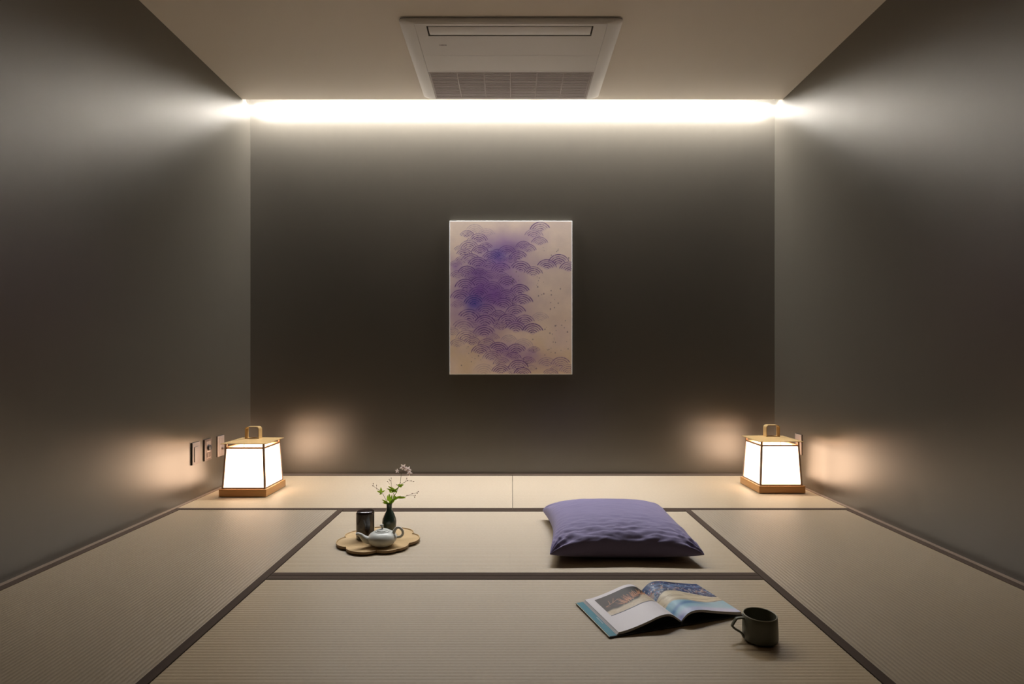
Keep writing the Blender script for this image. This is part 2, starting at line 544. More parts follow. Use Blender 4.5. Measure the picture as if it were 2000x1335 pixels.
def paint_art(X, Y):
    """X, Y in the picture's own units: X 68..1015, Y 75..1258 downward"""
    C = np.ones(X.shape + (3,)) * srgb(246, 224, 204)
    nz = vnoise(X / 120, Y / 120, 3)
    C = mixc(C, srgb(200, 178, 176), .55 * nz)
    C = mixc(C, srgb(226, 200, 160), .55 * sstep(650, 1150, Y) * sstep(.35, .7, vnoise(X / 200 + 5, Y / 200, 9)))
    C *= (0.97 + .06 * vnoise(X / 6, Y / 3, 5, 2))[..., None]
    pur, dpur, blu = srgb(140, 92, 180), srgb(104, 62, 146), srgb(58, 78, 180)
    wash = vnoise(X / 70, Y / 70, 11, 4)
    blobs = [(470, 240, 190, 80, .50, pur), (430, 400, 210, 110, .62, pur), (300, 600, 190, 150, .66, pur), (440, 660, 190, 120, .62, pur),
             (560, 540, 110, 90, .35, pur), (280, 470, 80, 60, .55, dpur), (440, 330, 70, 50, .5, blu), (255, 715, 62, 52, .85, blu),
             (320, 640, 150, 110, .35, dpur), (560, 290, 90, 50, .45, dpur), (110, 425, 45, 45, .5, pur), (290, 840, 160, 90, .45, pur), (560, 820, 140, 70, .40, pur),
             (360, 940, 120, 70, .35, pur), (600, 880, 90, 40, .3, pur), (470, 1060, 150, 60, .40, pur), (560, 1130, 160, 80, .42, pur),
             (700, 1110, 60, 45, .40, pur), (930, 950, 70, 120, .12, pur), (820, 1180, 120, 60, .20, pur), (110, 700, 60, 120, .25, pur),
             (700, 200, 110, 60, .22, pur), (850, 400, 160, 50, .22, pur), (100, 820, 60, 100, .18, pur)]
    for cx_, cy_, sx, sy, a, c_ in blobs:
        d = ((X - cx_) / sx) ** 2 + ((Y - cy_) / sy) ** 2
        C = mixc(C, c_, 1.15 * a * np.exp(-d * (.5 + .8 * wash)) * (.62 + .75 * wash))
    under = C.copy()
    fans = [(250, 195, 60, .5), (150, 262, 56, .5), (345, 240, 60, .6), (440, 290, 62, .7), (560, 330, 58, .7), (640, 228, 60, .6), (160, 345, 60, .6), (365, 372, 70, .7), (130, 455, 66, .6), (380, 455, 70, .6), (470, 470, 66, .6), (240, 470, 64, .7), (430, 570, 66, .6), (210, 585, 62, .6), (455, 625, 66, .6), (560, 660, 64, .6), (130, 690, 60, .4), (300, 760, 70, .6), (390, 770, 60, .6), (420, 830, 62, .6), (260, 845, 66, .5), (270, 915, 64, .5), (400, 945, 56, .45), (500, 1060, 62, .5), (470, 1130, 66, .5), (540, 1200, 62, .6), (700, 1190, 50, .35), (900, 1190, 56, .4), (260, 98, 70, .25), (350, 130, 70, .25), (200, 145, 58, .7), (290, 168, 72, .7), (770, 80, 80, .65), (720, 132, 72, .55), (765, 195, 66, .6),
            (215, 222, 76, .6), (675, 250, 66, .6), (510, 262, 70, .7), (300, 262, 66, 1.), (180, 288, 68, .8), (600, 303, 72, .95), (390, 305, 72, .95),
            (230, 325, 78, .7), (915, 330, 82, .9), (540, 350, 52, .75), (465, 340, 55, .85), (285, 352, 78, .85), (820, 370, 76, .85), (110, 380, 52, .45),
            (995, 388, 76, .8), (618, 382, 82, 1.), (465, 398, 78, .8), (715, 425, 74, .75), (200, 420, 72, .9), (300, 440, 64, .85), (300, 505, 80, .8),
            (512, 503, 76, 1.), (185, 522, 78, .9), (395, 540, 78, .65), (612, 563, 78, 1.), (290, 582, 80, .85), (515, 605, 72, .65), (150, 605, 80, 1.),
            (632, 640, 82, 1.), (390, 640, 78, .6), (255, 648, 80, 1.), (480, 670, 82, .8), (345, 715, 80, .85), (580, 722, 80, .9), (215, 755, 90, .75),
            (445, 765, 62, .85), (770, 780, 70, .22), (520, 792, 80, .95), (650, 800, 80, .75), (340, 803, 84, .85), (175, 832, 92, .45), (470, 858, 62, .75),
            (580, 850, 84, 1.), (712, 867, 82, .95), (335, 880, 88, 1.), (85, 900, 62, .4), (195, 918, 84, .55), (525, 955, 64, .25), (640, 985, 74, .25),
            (130, 985, 68, .45), (240, 970, 68, .75), (355, 985, 74, .55), (310, 1030, 76, 1.), (445, 1012, 78, .85), (585, 1025, 78, .95), (722, 1045, 52, .55),
            (560, 1090, 62, .65), (395, 1080, 74, .65), (675, 1125, 62, .6), (820, 1130, 76, .35), (930, 1128, 78, .55), (330, 1180, 84, .18), (600, 1150, 78, .95),
            (990, 1185, 72, .5), (850, 1218, 62, .5), (465, 1185, 74, .9), (632, 1208, 68, .95)]
    line = np.zeros_like(X); brk = vnoise(X / 14, Y / 14, 21, 2); brk2 = vnoise(X / 60, Y / 60, 31, 2)
    lc = np.zeros(X.shape + (3,)) + srgb(98, 60, 128)
    lc = mixc(lc, srgb(48, 62, 140), np.exp(-(((X - 260) / 90) ** 2 + ((Y - 700) / 70) ** 2)))
    lc = mixc(lc, srgb(60, 70, 140), .7 * np.exp(-(((X - 450) / 80) ** 2 + ((Y - 360) / 50) ** 2)))
    for k, (ax_, ay_, r, st) in enumerate(fans):
        r *= 1.08
        dx, dy = X - ax_, Y - (ay_ + r)
        d = np.hypot(dx, dy) / r
        ang = np.degrees(np.arctan2(dx, -dy))
        jit = 6 * math.sin(k * 2.3)
        inside = (d < 1.03) & (np.abs(ang - jit) < 66)
        line = np.where(inside, line * .22, line)
        v = np.zeros_like(X)
        for q, rr in enumerate((.975, .79, .61, .43, .25)):
            wq = 66 - 4 * q + 5 * math.sin(k * 5 + q * 3)
            am = sstep(wq + 4, wq - 4, np.abs(ang - jit))
            th = .030 * (1 + .25 * math.sin(k * 3 + q * 1.7))
            v = np.maximum(v, sstep(th + .018, th - .010, np.abs(d - rr)) * am)
        v *= min(1, st * 1.15) * (.55 + .75 * sstep(.25, .6, brk)) * (.75 + .5 * brk2)
        line = np.maximum(line, v)
        # faint wash inside each fan
        C = mixc(C, pur, np.where(inside, .20 * st, 0))
    C = C * (1 - np.clip(line, 0, 1)[..., None] * .88) + lc * (np.clip(line, 0, 1)[..., None] * .88)
    rng = np.random.RandomState(4)
    for k in range(90):
        cl = [(560, 500), (860, 300), (880, 700), (960, 950), (800, 960), (780, 590), (850, 1100), (250, 1120), (680, 1230)][k % 9]
        px_, py_ = cl[0] + rng.randn() * 60, cl[1] + rng.randn() * 55
        r = 1.5 + 3.5 * rng.rand() ** 2
        C = mixc(C, srgb(105, 85, 105), .7 * sstep(r + 2, r - 1, np.hypot(X - px_, (Y - py_) * .8)))
    return C


art = empty('wall_art', (-.0108, YB, .655))
tag(art, 'unframed purple wave-pattern print panel with a thin white rim on the back wall', 'picture')
AW, AH, YP = .803, 1.005, -.014
bx = MB().box(-AW / 2, AW / 2, YP, 0, 0, AH)
bx.build('backing_board', M['art_rim'], art)
nx_, ny_ = 420, 520
u = np.linspace(0, 1, nx_); v = np.linspace(0, 1, ny_)
U, Vv = np.meshgrid(u, v)
P = np.stack([(U - .5) * (AW - .008), np.full_like(U, YP - .0046), .004 + (AH - .008) * Vv], -1)
grid_mesh('print', P, paint_art(68 + U * 947, 75 + (1 - Vv) * 1183), M['art_print'], art)
# bevelled rim: outer face sinks back to the side
V, Fc = [], []
prof = [(0.0, YP), (0.0, YP - .001), (.0025, YP - .0045), (.0042, YP - .0045), (.0045, YP)]
for ins, y in prof:
    V += [(-AW / 2 + ins, y, ins), (AW / 2 - ins, y, ins), (AW / 2 - ins, y, AH - ins), (-AW / 2 + ins, y, AH - ins)]
for i in range(len(prof) - 1):
    for k in range(4):
        Fc.append((i * 4 + k, i * 4 + (k + 1) % 4, (i + 1) * 4 + (k + 1) % 4, (i + 1) * 4 + k))
MB().add(V, Fc).build('rim', M['art_rim'], art)
for x in (-AW / 2 + .012, AW / 2 - .012):
    sc_ = MB().ball((x, YP - .0025, AH - .012), .0035, 10, (1, .5, 1))
    sc_.build('screw', M['steel'], art, smooth=180)


# ------------------------------------------------------------ lanterns
def lantern(cx_, cy_, label):
    r = empty('paper_lantern', (cx_, cy_, 0.0015))
    tag(r, label, 'lantern', 'paper lanterns in the back corners')
    MB().box(-.130, .130, -.1325, .1325, 0, .040).build('base', M['lan_wood'], r, bevel=.002)
    hb_, ht_, zb, zt = .1205, .1075, .040, .283
    fw = .0095

    def sq(h, z):
        return [(-h, -h, z), (h, -h, z), (h, h, z), (-h, h, z)]
    f = MB()
    # corner posts
    for sx in (-1, 1):
        for sy in (-1, 1):
            V = []
            for h, z in ((hb_, zb), (ht_, zt + .004)):
                for ax_, ay_ in ((0, 0), (fw, 0), (fw, fw), (0, fw)):
                    V.append((sx * (h - ax_), sy * (h - ay_), z))
            f.add(V, [(0, 1, 2, 3), (4, 5, 6, 7), (0, 1, 5, 4), (1, 2, 6, 5), (2, 3, 7, 6), (3, 0, 4, 7)])
    def rail(z0_, z1_):
        h0 = hb_ + (ht_ - hb_) * (z0_ - zb) / (zt - zb)
        h1 = hb_ + (ht_ - hb_) * (z1_ - zb) / (zt - zb)
        for k in range(4):
            Rm = Matrix.Rotation(k * math.pi / 2, 3, 'Z')
            V = [Rm @ Vector(p_) for p_ in ((-h0 + .004, -h0, z0_), (h0 - .004, -h0, z0_), (h0 - .004, -h0 + fw, z0_), (-h0 + .004, -h0 + fw, z0_),
                                            (-h1 + .004, -h1, z1_), (h1 - .004, -h1, z1_), (h1 - .004, -h1 + fw, z1_), (-h1 + .004, -h1 + fw, z1_))]
            f.add(V, [(0, 1, 2, 3), (4, 5, 6, 7), (0, 1, 5, 4), (1, 2, 6, 5), (2, 3, 7, 6), (3, 0, 4, 7)])
    rail(.040, .0475)
    rail(.259, .267)
    f.build('frame', M['lan_frame'], r)
    # paper panels
    for k in range(4):
        Rm = Matrix.Rotation(k * math.pi / 2, 3, 'Z')
        za, zz = .046, .261
        h0 = hb_ - .0035 + (ht_ - hb_) * (za - zb) / (zt - zb)
        h1 = hb_ - .0035 + (ht_ - hb_) * (zz - zb) / (zt - zb)
        V = []
        for d in (0, .0015):
            for (x, h, z) in ((-1, h0, za), (1, h0, za), (1, h1, zz), (-1, h1, zz)):
                V.append(Rm @ Vector((x * (h - .003), -h + d, z)))
        MB().add(V, [(0, 1, 2, 3), (7, 6, 5, 4), (0, 4, 5, 1), (1, 5, 6, 2), (2, 6, 7, 3), (3, 7, 4, 0)]).build('paper_panel', M['paper'], r)
    # shallow pyramid roof
    he, z0_, z1_, zp = .124, .286, .2895, .308
    V = [(-he, -he, z0_), (he, -he, z0_), (he, he, z0_), (-he, he, z0_), (-he, -he, z1_), (he, -he, z1_), (he, he, z1_), (-he, he, z1_), (0, 0, zp)]
    MB().add(V, [(3, 2, 1, 0), (0, 1, 5, 4), (1, 2, 6, 5), (2, 3, 7, 6), (3, 0, 4, 7), (4, 5, 8), (5, 6, 8), (6, 7, 8), (7, 4, 8)]).build('roof', M['gold'], r)
    # strap handle
    path = [(-.040, .299)] + [(-.040, .345)]
    for k in range(7):
        a = R(180 - 90 * k / 6)
        path.append((-.024 + .016 * math.cos(a), .354 + .016 * math.sin(a)))
    for k in range(7):
        a = R(90 - 90 * k / 6)
        path.append((.024 + .016 * math.cos(a), .354 + .016 * math.sin(a)))
    path += [(.040, .345), (.040, .299)]
    V, Fc = [], []
    for i, (x, z) in enumerate(path):
        x0, z0q = path[max(0, i - 1)]
        x1, z1q = path[min(len(path) - 1, i + 1)]
        t_ = Vector((x1 - x0, z1q - z0q)).normalized()
        nx2, nz2 = t_.y * -1, t_.x
        for y in (-.020, .020):
            V.append((x, y, z)); V.append((x - nx2 * .003, y, z - nz2 * .003))
    for i in range(len(path) - 1):
        a, b = i * 4, i * 4 + 4
        Fc += [(a, a + 2, b + 2, b), (a + 1, b + 1, b + 3, a + 3), (a, b, b + 1, a + 1), (a + 2, a + 3, b + 3, b + 2)]
    Fc += [(0, 1, 3, 2), (len(V) - 4, len(V) - 2, len(V) - 1, len(V) - 3)]
    MB().add(V, Fc).build('handle', M['gold'], r, smooth=40)
    return r


lantern(-1.4785, 3.2125, 'glowing paper lantern with a brass roof in the left corner beside the wall switches')
lantern(1.5165, 3.2945, 'glowing paper lantern with a brass roof in the right corner beside a single outlet')


# ------------------------------------------------------------ wall plates
def plate(side, yc, kind, label, cat):
    x = side * XW
    r = empty('wall_plate' if kind != 'dial' else 'control_panel', (x, yc, .185))
    tag(r, label, cat)
    d = -side

    def bxp(x0, x1, y0, y1, z0_, z1_):
        a, b = sorted((d * x0, d * x1))
        return MB().box(a, b, y0, y1, z0_, z1_)
    pm = M['plate_dark'] if kind == 'dial' else M['plate']
    bxp(0, .0045, -.037, .037, 0, .120).build('edge_shade', M['plate_edge'], r)  # near-black layer paints the shading along the plate's thickness
    bxp(.0045, .0085, -.0365, .037, .0005, .1195).build('cover', pm, r, bevel=.001)
    if kind == 'switch':
        bxp(.0085, .0120, -.021, .021, .015, .096).build('rocker', M['plate'], r, bevel=.001)
    if kind == 'dial':
        s = MB()
        s.lathe([(.016, .0), (.015, .012), (.012, .014)], 28)
        V = [Vector((d * (.0085 + v_.z), v_.x, v_.y + .072)) for v_ in s.V]
        MB().add(V, s.F).build('knob', M['cover'], r, smooth=40)
        bxp(.0085, .0095, -.022, .022, .012, .108).build('face_plate', M['plate_face'], r)
        bxp(.0095, .0125, -.017, .017, .018, .044).build('button', M['plate_dark'], r, bevel=.001)
        lm = MB()
        for k in range(3):
            a, b = sorted((d * .0096, d * .0099))
            lm.box(a, b, -.012 + k * .009, -.006 + k * .009, .049, .052)
        lm.build('marking', M['page'], r)
    if kind == 'jack':
        bxp(.0085, .0095, -.020, .020, .012, .108).build('face_plate', M['plate'], r)
        s = MB().lathe([(.007, 0), (.007, .008), (.004, .012)], 20)
        V = [Vector((d * (.0095 + v_.z), v_.x + .008, v_.y + .045)) for v_ in s.V]
        MB().add(V, s.F).build('jack_socket', M['plate_dark'], r, smooth=40)
    if kind == 'outlet':
        bxp(.0085, .0095, -.020, .020, .012, .108).build('face_plate', M['plate'], r)
        for zc_ in (.035, .083):
            for yy in (-.006, .006):
                a, b = sorted((d * .0096, d * .0100))
                MB().box(a, b, yy - .001, yy + .001, zc_ - .005, zc_ + .005).build('socket_slot', M['plate_edge'], r)
    return r


plate(-1, 3.053, 'switch', 'pale rocker switch plate on the left wall, farthest from the lantern', 'switch')
plate(-1, 3.173, 'dial', 'dark metal control plate with a round knob on the left wall', 'control panel')
plate(-1, 3.312, 'jack', 'grey wall plate with a small round socket, partly behind the left lantern', 'outlet')
plate(1, 3.380, 'outlet', 'grey outlet plate on the right wall behind the right lantern', 'outlet')

# ------------------------------------------------------------ tea tray
TX, TY, TZ = -.553, 2.325, 0.0015
tr = empty('serving_tray', (TX, TY, TZ))
tag(tr, 'round scalloped light wood tray holding the tea things', 'tray')
notch = [(171, 1), (225, 1), (280, 1), (309, .35), (337, 1), (29, 1), (80, 1), (125, 1)]
NT = 288


def tray_r(a):
    deg_ = math.degrees(a) % 360
    main = sorted(x for x, s_ in notch if s_ == 1)
    lo = max([x for x in main if x <= deg_] or [main[-1] - 360])
    hi = min([x for x in main if x > deg_] or [main[0] + 360])
    t_ = (deg_ - lo) / (hi - lo)
    r_ = .1475 + .0215 * (1 - abs(2 * t_ - 1) ** 2.6)
    for x, s_ in notch:
        if s_ < 1:
            dd = min(abs(deg_ - x), 360 - abs(deg_ - x))
            r_ -= .005 * math.exp(-(dd / 2.5) ** 2)
    return r_


prof = [(-.010, 0.0), (-.002, .003), (0.0, .009), (-.001, .0135), (-.0035, .0138), (-.006, .0100), (-.012, .0085)]
V, Fc = [], []
for ins, z in prof:
    for k in range(NT):
        a = 2 * math.pi * k / NT
        r_ = tray_r(a) + ins
        V.append((r_ * math.cos(a), r_ * math.sin(a), z))
for i in range(len(prof) - 1):
    for k in range(NT):
        Fc.append((i * NT + k, i * NT + (k + 1) % NT, (i + 1) * NT + (k + 1) % NT, (i + 1) * NT + k))
c0 = len(V)
V.append((0, 0, .0085)); V.append((0, 0, 0))
for k in range(NT):
    Fc.append(((len(prof) - 1) * NT + k, (len(prof) - 1) * NT + (k + 1) % NT, c0))
    Fc.append(((k + 1) % NT, k, c0 + 1))
to = mesh('tray_body', V, Fc, None, tr, smooth=35, mats=[M['tray'], M['tray_edge']],
          midx=[1 if i < NT * 3 else 0 for i in range((len(prof) - 1) * NT)] + [0, 1] * NT)
ZTR = TZ + .0085

# tea canister
cn = empty('tea_canister', (-.6135, 2.345, ZTR))
tag(cn, 'tall black lacquered tea canister standing on the wooden tray', 'canister')
MB().lathe([(.0345, 0), (.0365, .0015), (.0372, .004), (.0372, .1035)], 56).build('body', M['lacquer'], cn, smooth=40)
MB().lathe([(.0368, .1037), (.0375, .1042), (.0375, .1075), (.0360, .1125), (.0325, .1150), (.020, .1165), (.0001, .117)], 56, cap1=False).build('lid', M['lacquer'], cn, smooth=50)

# vase
va = empty('bud_vase', (-.526, 2.402, ZTR))
tag(va, 'slender dark green bottle vase holding the flower stems', 'vase')
vp = [(.017, 0), (.019, .002), (.0225, .012), (.0272, .028), (.0297, .044), (.0295, .056), (.0265, .070), (.0205, .086), (.0145, .098), (.0117, .108),
      (.0112, .118), (.0122, .127), (.0132, .1295), (.0122, .1300), (.0102, .127), (.0092, .116), (.0092, .09)]
pts = catmull([(a, b, 0) for a, b in vp], 4)
MB().lathe([(max(q_.x, .001), q_.y) for q_ in pts], 48, cap1=True).build('vase_body', M['green_glaze'], va, smooth=60)

# teapot
tp = empty('teapot', (-.520, 2.250, ZTR))
tag(tp, 'squat pale celadon teapot with a long spout at the front of the tray', 'teapot')
bp_ = [(.026, 0), (.0275, .0015), (.029, .003), (.042, .008), (.052, .017), (.0568, .028), (.0560, .038), (.050, .047), (.041, .0535), (.0315, .0572), (.0295, .0575)]
pts = catmull([(a, b, 0) for a, b in bp_], 5)
MB().lathe([(q_.x, q_.y) for q_ in pts], 64).build('pot_body', M['celadon'], tp, smooth=60)
MB().lathe([(.0288, .0575), (.029, .0595), (.0262, .0612), (.0255, .0606), (.0235, .0608), (.022, .0635), (.012, .0668), (.0001, .068)], 48, cap1=False).build('lid', M['celadon'], tp, smooth=40)
kb = MB()
kb.tube([(0, 0, .066), (0, 0, .070), (-.0005, 0, .076), (-.003, 0, .0815)], [.005, .0032, .0042, .0062], 14)
kb.ball((-.0035, 0, .0825), .0068, 14, (1.1, 1.0, .55))
kb.build('lid_knob', M['celadon'], tp, smooth=60)
spp = catmull([(-.038, -.008, .024), (-.056, -.014, .027), (-.070, -.018, .036), (-.080, -.021, .047), (-.090, -.024, .0535), (-.0985, -.026, .052)], 6)
nsp = len(spp)
spr = [.0175 - .0115 * min(1, (i / (nsp - 1)) * 1.35) + .0006 for i in range(nsp)]
sp = MB().tube(spp, spr, 20, caps=False)
inner = MB().tube(spp[-8:], [r_ * .7 for r_ in spr[-8:]], 20, caps=False)
sp.add(inner.V, [tuple(reversed(f_)) for f_ in inner.F])
no = nsp * 20
ni = no + 8 * 20
sp.F += [((nsp - 1) * 20 + k, (nsp - 1) * 20 + (k + 1) % 20, ni - 20 + (k + 1) % 20, ni - 20 + k) for k in range(20)]
sp.F += [tuple(no + k for k in range(20))]
sp.build('spout', M['celadon'], tp, smooth=70)
hp = catmull([(.044, .002, .050), (.049, .002, .062), (.058, .002, .0705), (.070, .002, .069), (.080, .002, .058), (.080, .002, .044), (.070, .002, .035), (.054, .002, .033)], 7)
MB().tube(hp, [.0058 - .0018 * min(1, i / 16) for i in range(len(hp))], 14, sx=1.25, up=(0, 1, 0)).build('handle', M['celadon'], tp, smooth=70)


# ------------------------------------------------------------ flower sprigs
VY = 2.402


def P2(px, py, dy=0.0):
    return at(px, py, VY + dy)


def leaf_mb(p0, p1, wd, lift=.0):
    p0, p1 = Vector(p0), Vector(p1)
    ax_ = p1 - p0
    L = ax_.length
    t_ = ax_.normalized()
    view = Vector((0.1, -1, .35)).normalized()
    side = t_.cross(view).normalized()
    nrm = side.cross(t_).normalized()
    V, Fc = [], []
    N = 8
    for i in range(N + 1):
        s = i / N
        ww = wd * (math.sin(math.pi * min(1, s * .92 + .04) ** .8) ** .9) * .5 if 0 < i < N else 0.0002
        c_ = p0 + ax_ * s + nrm * (L * .10 * math.sin(math.pi * s))
        V += [c_ - side * ww + nrm * ww * .35, c_, c_ + side * ww + nrm * ww * .35]
    for i in range(N):
        a = i * 3
        Fc += [(a, a + 1, a + 4, a + 3), (a + 1, a + 2, a + 5, a + 4)]
    return MB().add(V, Fc)


def flower(root, p, s, seed):
    rng = random.Random(seed)
    f = MB()
    tilt = Vector((rng.uniform(-.6, .6), -1, rng.uniform(-.2, .7))).normalized()
    a1 = tilt.orthogonal().normalized()
    a2 = tilt.cross(a1)
    a0 = rng.uniform(0, 6)
    for k in range(5):
        a = a0 + k * 2 * math.pi / 5
        d = (a1 * math.cos(a) + a2 * math.sin(a)) * .9 + tilt * rng.uniform(.0, .5)
        lf = leaf_mb(p, p + d.normalized() * s, s * .5)
        f.add(lf.V, lf.F)
    fo = f.build('flower', M['petal'], root)
    MB().ball(p + tilt * s * .1, s * .13, 8).build('flower_center', M['bud'], fo, smooth=180)


def sprig(name, label, stem, leaves, buds, flowers, twigs):
    base = Vector((-.526, VY, ZTR + .10))
    r = empty(name, base)
    tag(r, label, 'flower', 'flower stems in the green vase')
    pts = [base - Vector((0, 0, .0)) ] + [P2(*q_) for q_ in stem]
    sm = MB().tube([q_ - base for q_ in catmull(pts, 5)], .00085, 6)
    sm.build('stem', M['stem'], r, smooth=180)
    for t_ in twigs:
        MB().tube([P2(*q_) - base for q_ in t_], .00045, 5).build('twig', M['twig'], r, smooth=180)
    for (x0, y0, x1, y1, w_) in leaves:
        dz = random.uniform(-.008, .008)
        lf = leaf_mb(P2(x0, y0, dz * .3) - base, P2(x1, y1, dz) - base, w_ * VY / F)
        lf.build('leaf', M['leaf'], r, smooth=180)
    for (x, y) in buds:
        q_ = P2(x, y) - base
        MB().ball(q_, .0018, 8, (1.0, 1.0, 1.25)).build('bud', M['bud'], r, smooth=180)
    for k, (x, y, s) in enumerate(flowers):
        flower(r, P2(x, y) - base, s * VY / F, k + len(stem))
    return r


sprig('flower_sprig', 'leftmost sprig in the vase, three leaves and small dark buds',
      [(759, 984), (753, 974), (747, 963), (742, 958), (737, 954)],
      [(745, 962, 744, 951, 4.4), (745, 962, 736, 958, 3.2), (746, 961, 752, 957, 2.8), (746, 963, 741, 965, 3.0), (759, 983, 746, 975, 3.8), (760, 983, 747, 981, 4.2), (758, 978, 757, 966, 4)],
      [(728, 948), (736, 954), (735.5, 947), (729, 944)], [],
      [[(737, 954), (732, 951), (728, 948)], [(735, 953), (735.5, 947)], [(731, 950), (729, 944)]])
sprig('flower_sprig', 'tallest sprig in the vase, topped by white star flowers',
      [(762, 984), (766, 972), (770, 960), (776, 953), (781, 945), (783, 931), (784, 922)],
      [(773, 958, 758, 949, 4.2), (772, 960, 755, 953.5, 4.0), (773, 957, 777, 952, 3), (772, 957, 775, 962, 3.8), (771, 956, 764, 962, 4.0), (763, 962, 761, 955, 3.4), (762, 983, 760, 963, 5), (764, 983, 765, 966, 5)],
      [(757, 940), (760, 935.5), (762, 938), (764, 933)],
      [(776, 919, 4.6), (787.5, 912, 7.5), (797, 916, 7.5), (799.5, 923, 6.5), (791, 914, 5.0)],
      [[(766, 955), (764.5, 946), (764, 933)], [(765, 950), (757, 940)], [(764.6, 945), (760, 935.5)], [(784, 922), (776, 919)], [(784, 922), (787.5, 911)], [(785, 921), (796, 915)], [(785, 921), (792, 919), (799, 922)]])
sprig('flower_sprig', 'upper right sprig in the vase, arching buds above a leaf cluster',
      [(763, 984), (768, 972), (775, 960), (779, 950), (785, 944), (793, 940)],
      [(779, 949, 789, 946, 4.5), (779, 949, 781, 944, 3.4), (779, 949, 785, 950.5, 3.6), (778, 948, 777, 945, 3.0), (767, 960, 779, 952, 3.2), (769, 973, 771, 964, 3.4)],
      [(782, 942), (796, 938), (803, 938.5), (808, 940), (794.5, 933.5), (774.5, 946)], [],
      [[(785, 944), (796, 938), (803, 938.5), (808, 940)], [(792, 941), (794.5, 933.5)], [(779, 950), (774.5, 946)]])
sprig('flower_sprig', 'low sprig in the vase, leaning right with long leaves and pale buds',
      [(764, 984), (769, 976), (777, 971), (786, 969.5), (794, 968)],
      [(768, 976, 783, 967.5, 4.2), (775, 971, 793, 971.5, 4.6), (772, 975, 780, 969, 3.6), (766, 982, 774, 967, 4.4), (762, 984, 770, 973, 4.6)],
      [(795, 967), (805, 963.5), (811, 967), (815, 962.5), (817, 959.5), (810, 970.5)], [],
      [[(793, 968), (800, 967), (811, 967)], [(797, 967), (805, 963.5), (815, 962.5)], [(812, 963), (817, 959.5)], [(808, 967), (810, 970.5)]])


# ------------------------------------------------------------ floor cushion
def cushion():
    cx_, cy_ = .4225, 2.362
    hx, hy, Hm = .283, .300, .060
    N = 150
    V = []
    zseam = .052

    def pos(u_, v_, side):
        # u,v in -1..1, pinched edges
        ax_, ay_ = abs(u_), abs(v_)
        px_ = u_ * hx * (1 - .10 * (1 - v_ ** 2) ** 1.2 * ax_ ** 3)
        py_ = v_ * hy * (1 - .09 * (1 - u_ ** 2) ** 1.2 * ay_ ** 3)
        fx, fy = max(0, 1 - ax_ ** 2.6), max(0, 1 - ay_ ** 2.6)
        h = (fx * fy) ** .42
        if side > 0:
            z = zseam + .084 * h
        else:
            z = zseam - .062 * min(1, h * 1.12)
            z = max(z, .003)
        # seam sags a little to the corners
        cor = (ax_ * ay_) ** 3
        z += (-.012 * cor) * (1 if h < .5 else 0.6)
        if side > 0:
            e = 1 - h
            p_ = Vector((px_ * 9, py_ * 16, 3.1))
            wr = noise.noise(p_) * .005 + noise.noise(p_ * 2.3) * .0035 + noise.noise(Vector((px_ * 40, py_ * 70, 1.7))) * .0022
            front = max(0, min(1, (-v_ - .25) / .5)) * min(1, h * 3)
            ridge = abs(noise.noise(Vector((px_ * 9 + py_ * 7, py_ * 40, 9)))) * .010 + abs(noise.noise(Vector((px_ * 17 - py_ * 14, py_ * 60, 4)))) * .006
            z += front * (wr * .7 + ridge * .75 - .003) + wr * .3 * min(1, h * 2)
            # radiating folds at the corners
            ca = math.atan2(1.0 - ay_, 1.0 - ax_)
            z += .006 * math.sin(ca * 14) * math.exp(-((1 - ax_) ** 2 + (1 - ay_) ** 2) / .10) * min(1, h * 4)
        else:
            z += 0
        return Vector((px_, py_, z))
    idx = {}
    Fc = []

    def g(i, j, side):
        edge = i in (0, N) or j in (0, N)
        key = (i, j, 0 if edge else side)
        if key not in idx:
            u_ = math.sin((2 * i / N - 1) * math.pi / 2 * .94) / math.sin(math.pi / 2 * .94)
            v_ = math.sin((2 * j / N - 1) * math.pi / 2 * .94) / math.sin(math.pi / 2 * .94)
            idx[key] = len(V)
            V.append(pos(u_, v_, side))
        return idx[key]
    for side in (1, -1):
        for i in range(N):
            for j in range(N):
                f_ = (g(i, j, side), g(i + 1, j, side), g(i + 1, j + 1, side), g(i, j + 1, side))
                Fc.append(f_ if side > 0 else tuple(reversed(f_)))
    o = mesh('floor_cushion', V, Fc, M['cushion'], smooth=180, loc=(cx_, cy_, 0))
    tag(o, 'square plump purple floor cushion lying on the middle tatami mat', 'cushion')
    # corner tips of the cover
    o.rotation_euler = (0, 0, R(-.5))
    return o


cushion()

# ------------------------------------------------------------ open book
bk = empty('open_book', (.478, 1.593, 0.0018), R(17.5))
tag(bk, 'open illustrated book lying on the nearest tatami mat beside the mug', 'book')
BL = .216          # page height, along local +Y
Lz = [(0, .013), (.012, .022), (.03, .0345), (.05, .0385), (.075, .0355), (.10, .0285), (.135, .0195), (.17, .0125), (.198, .0095)]
Rz = [(0, .013), (.010, .0225), (.025, .0325), (.045, .0365), (.07, .0345), (.10, .0285), (.14, .0205), (.18, .0135), (.204, .0105)]
Lc = catmull([(a, b, 0) for a, b in Lz], 14)
Rc = catmull([(a, b, 0) for a, b in Rz], 14)


def seg(Ux, Vy, x0, y0, x1, y1, w0, w1):
    dx, dy = x1 - x0, y1 - y0
    t_ = np.clip(((Ux - x0) * dx + (Vy - y0) * dy) / (dx * dx + dy * dy), 0, 1)
    d = np.hypot(Ux - x0 - t_ * dx, Vy - y0 - t_ * dy)
    w_ = w0 + (w1 - w0) * t_
    return sstep(w_ * 1.3, w_ * .5, d)


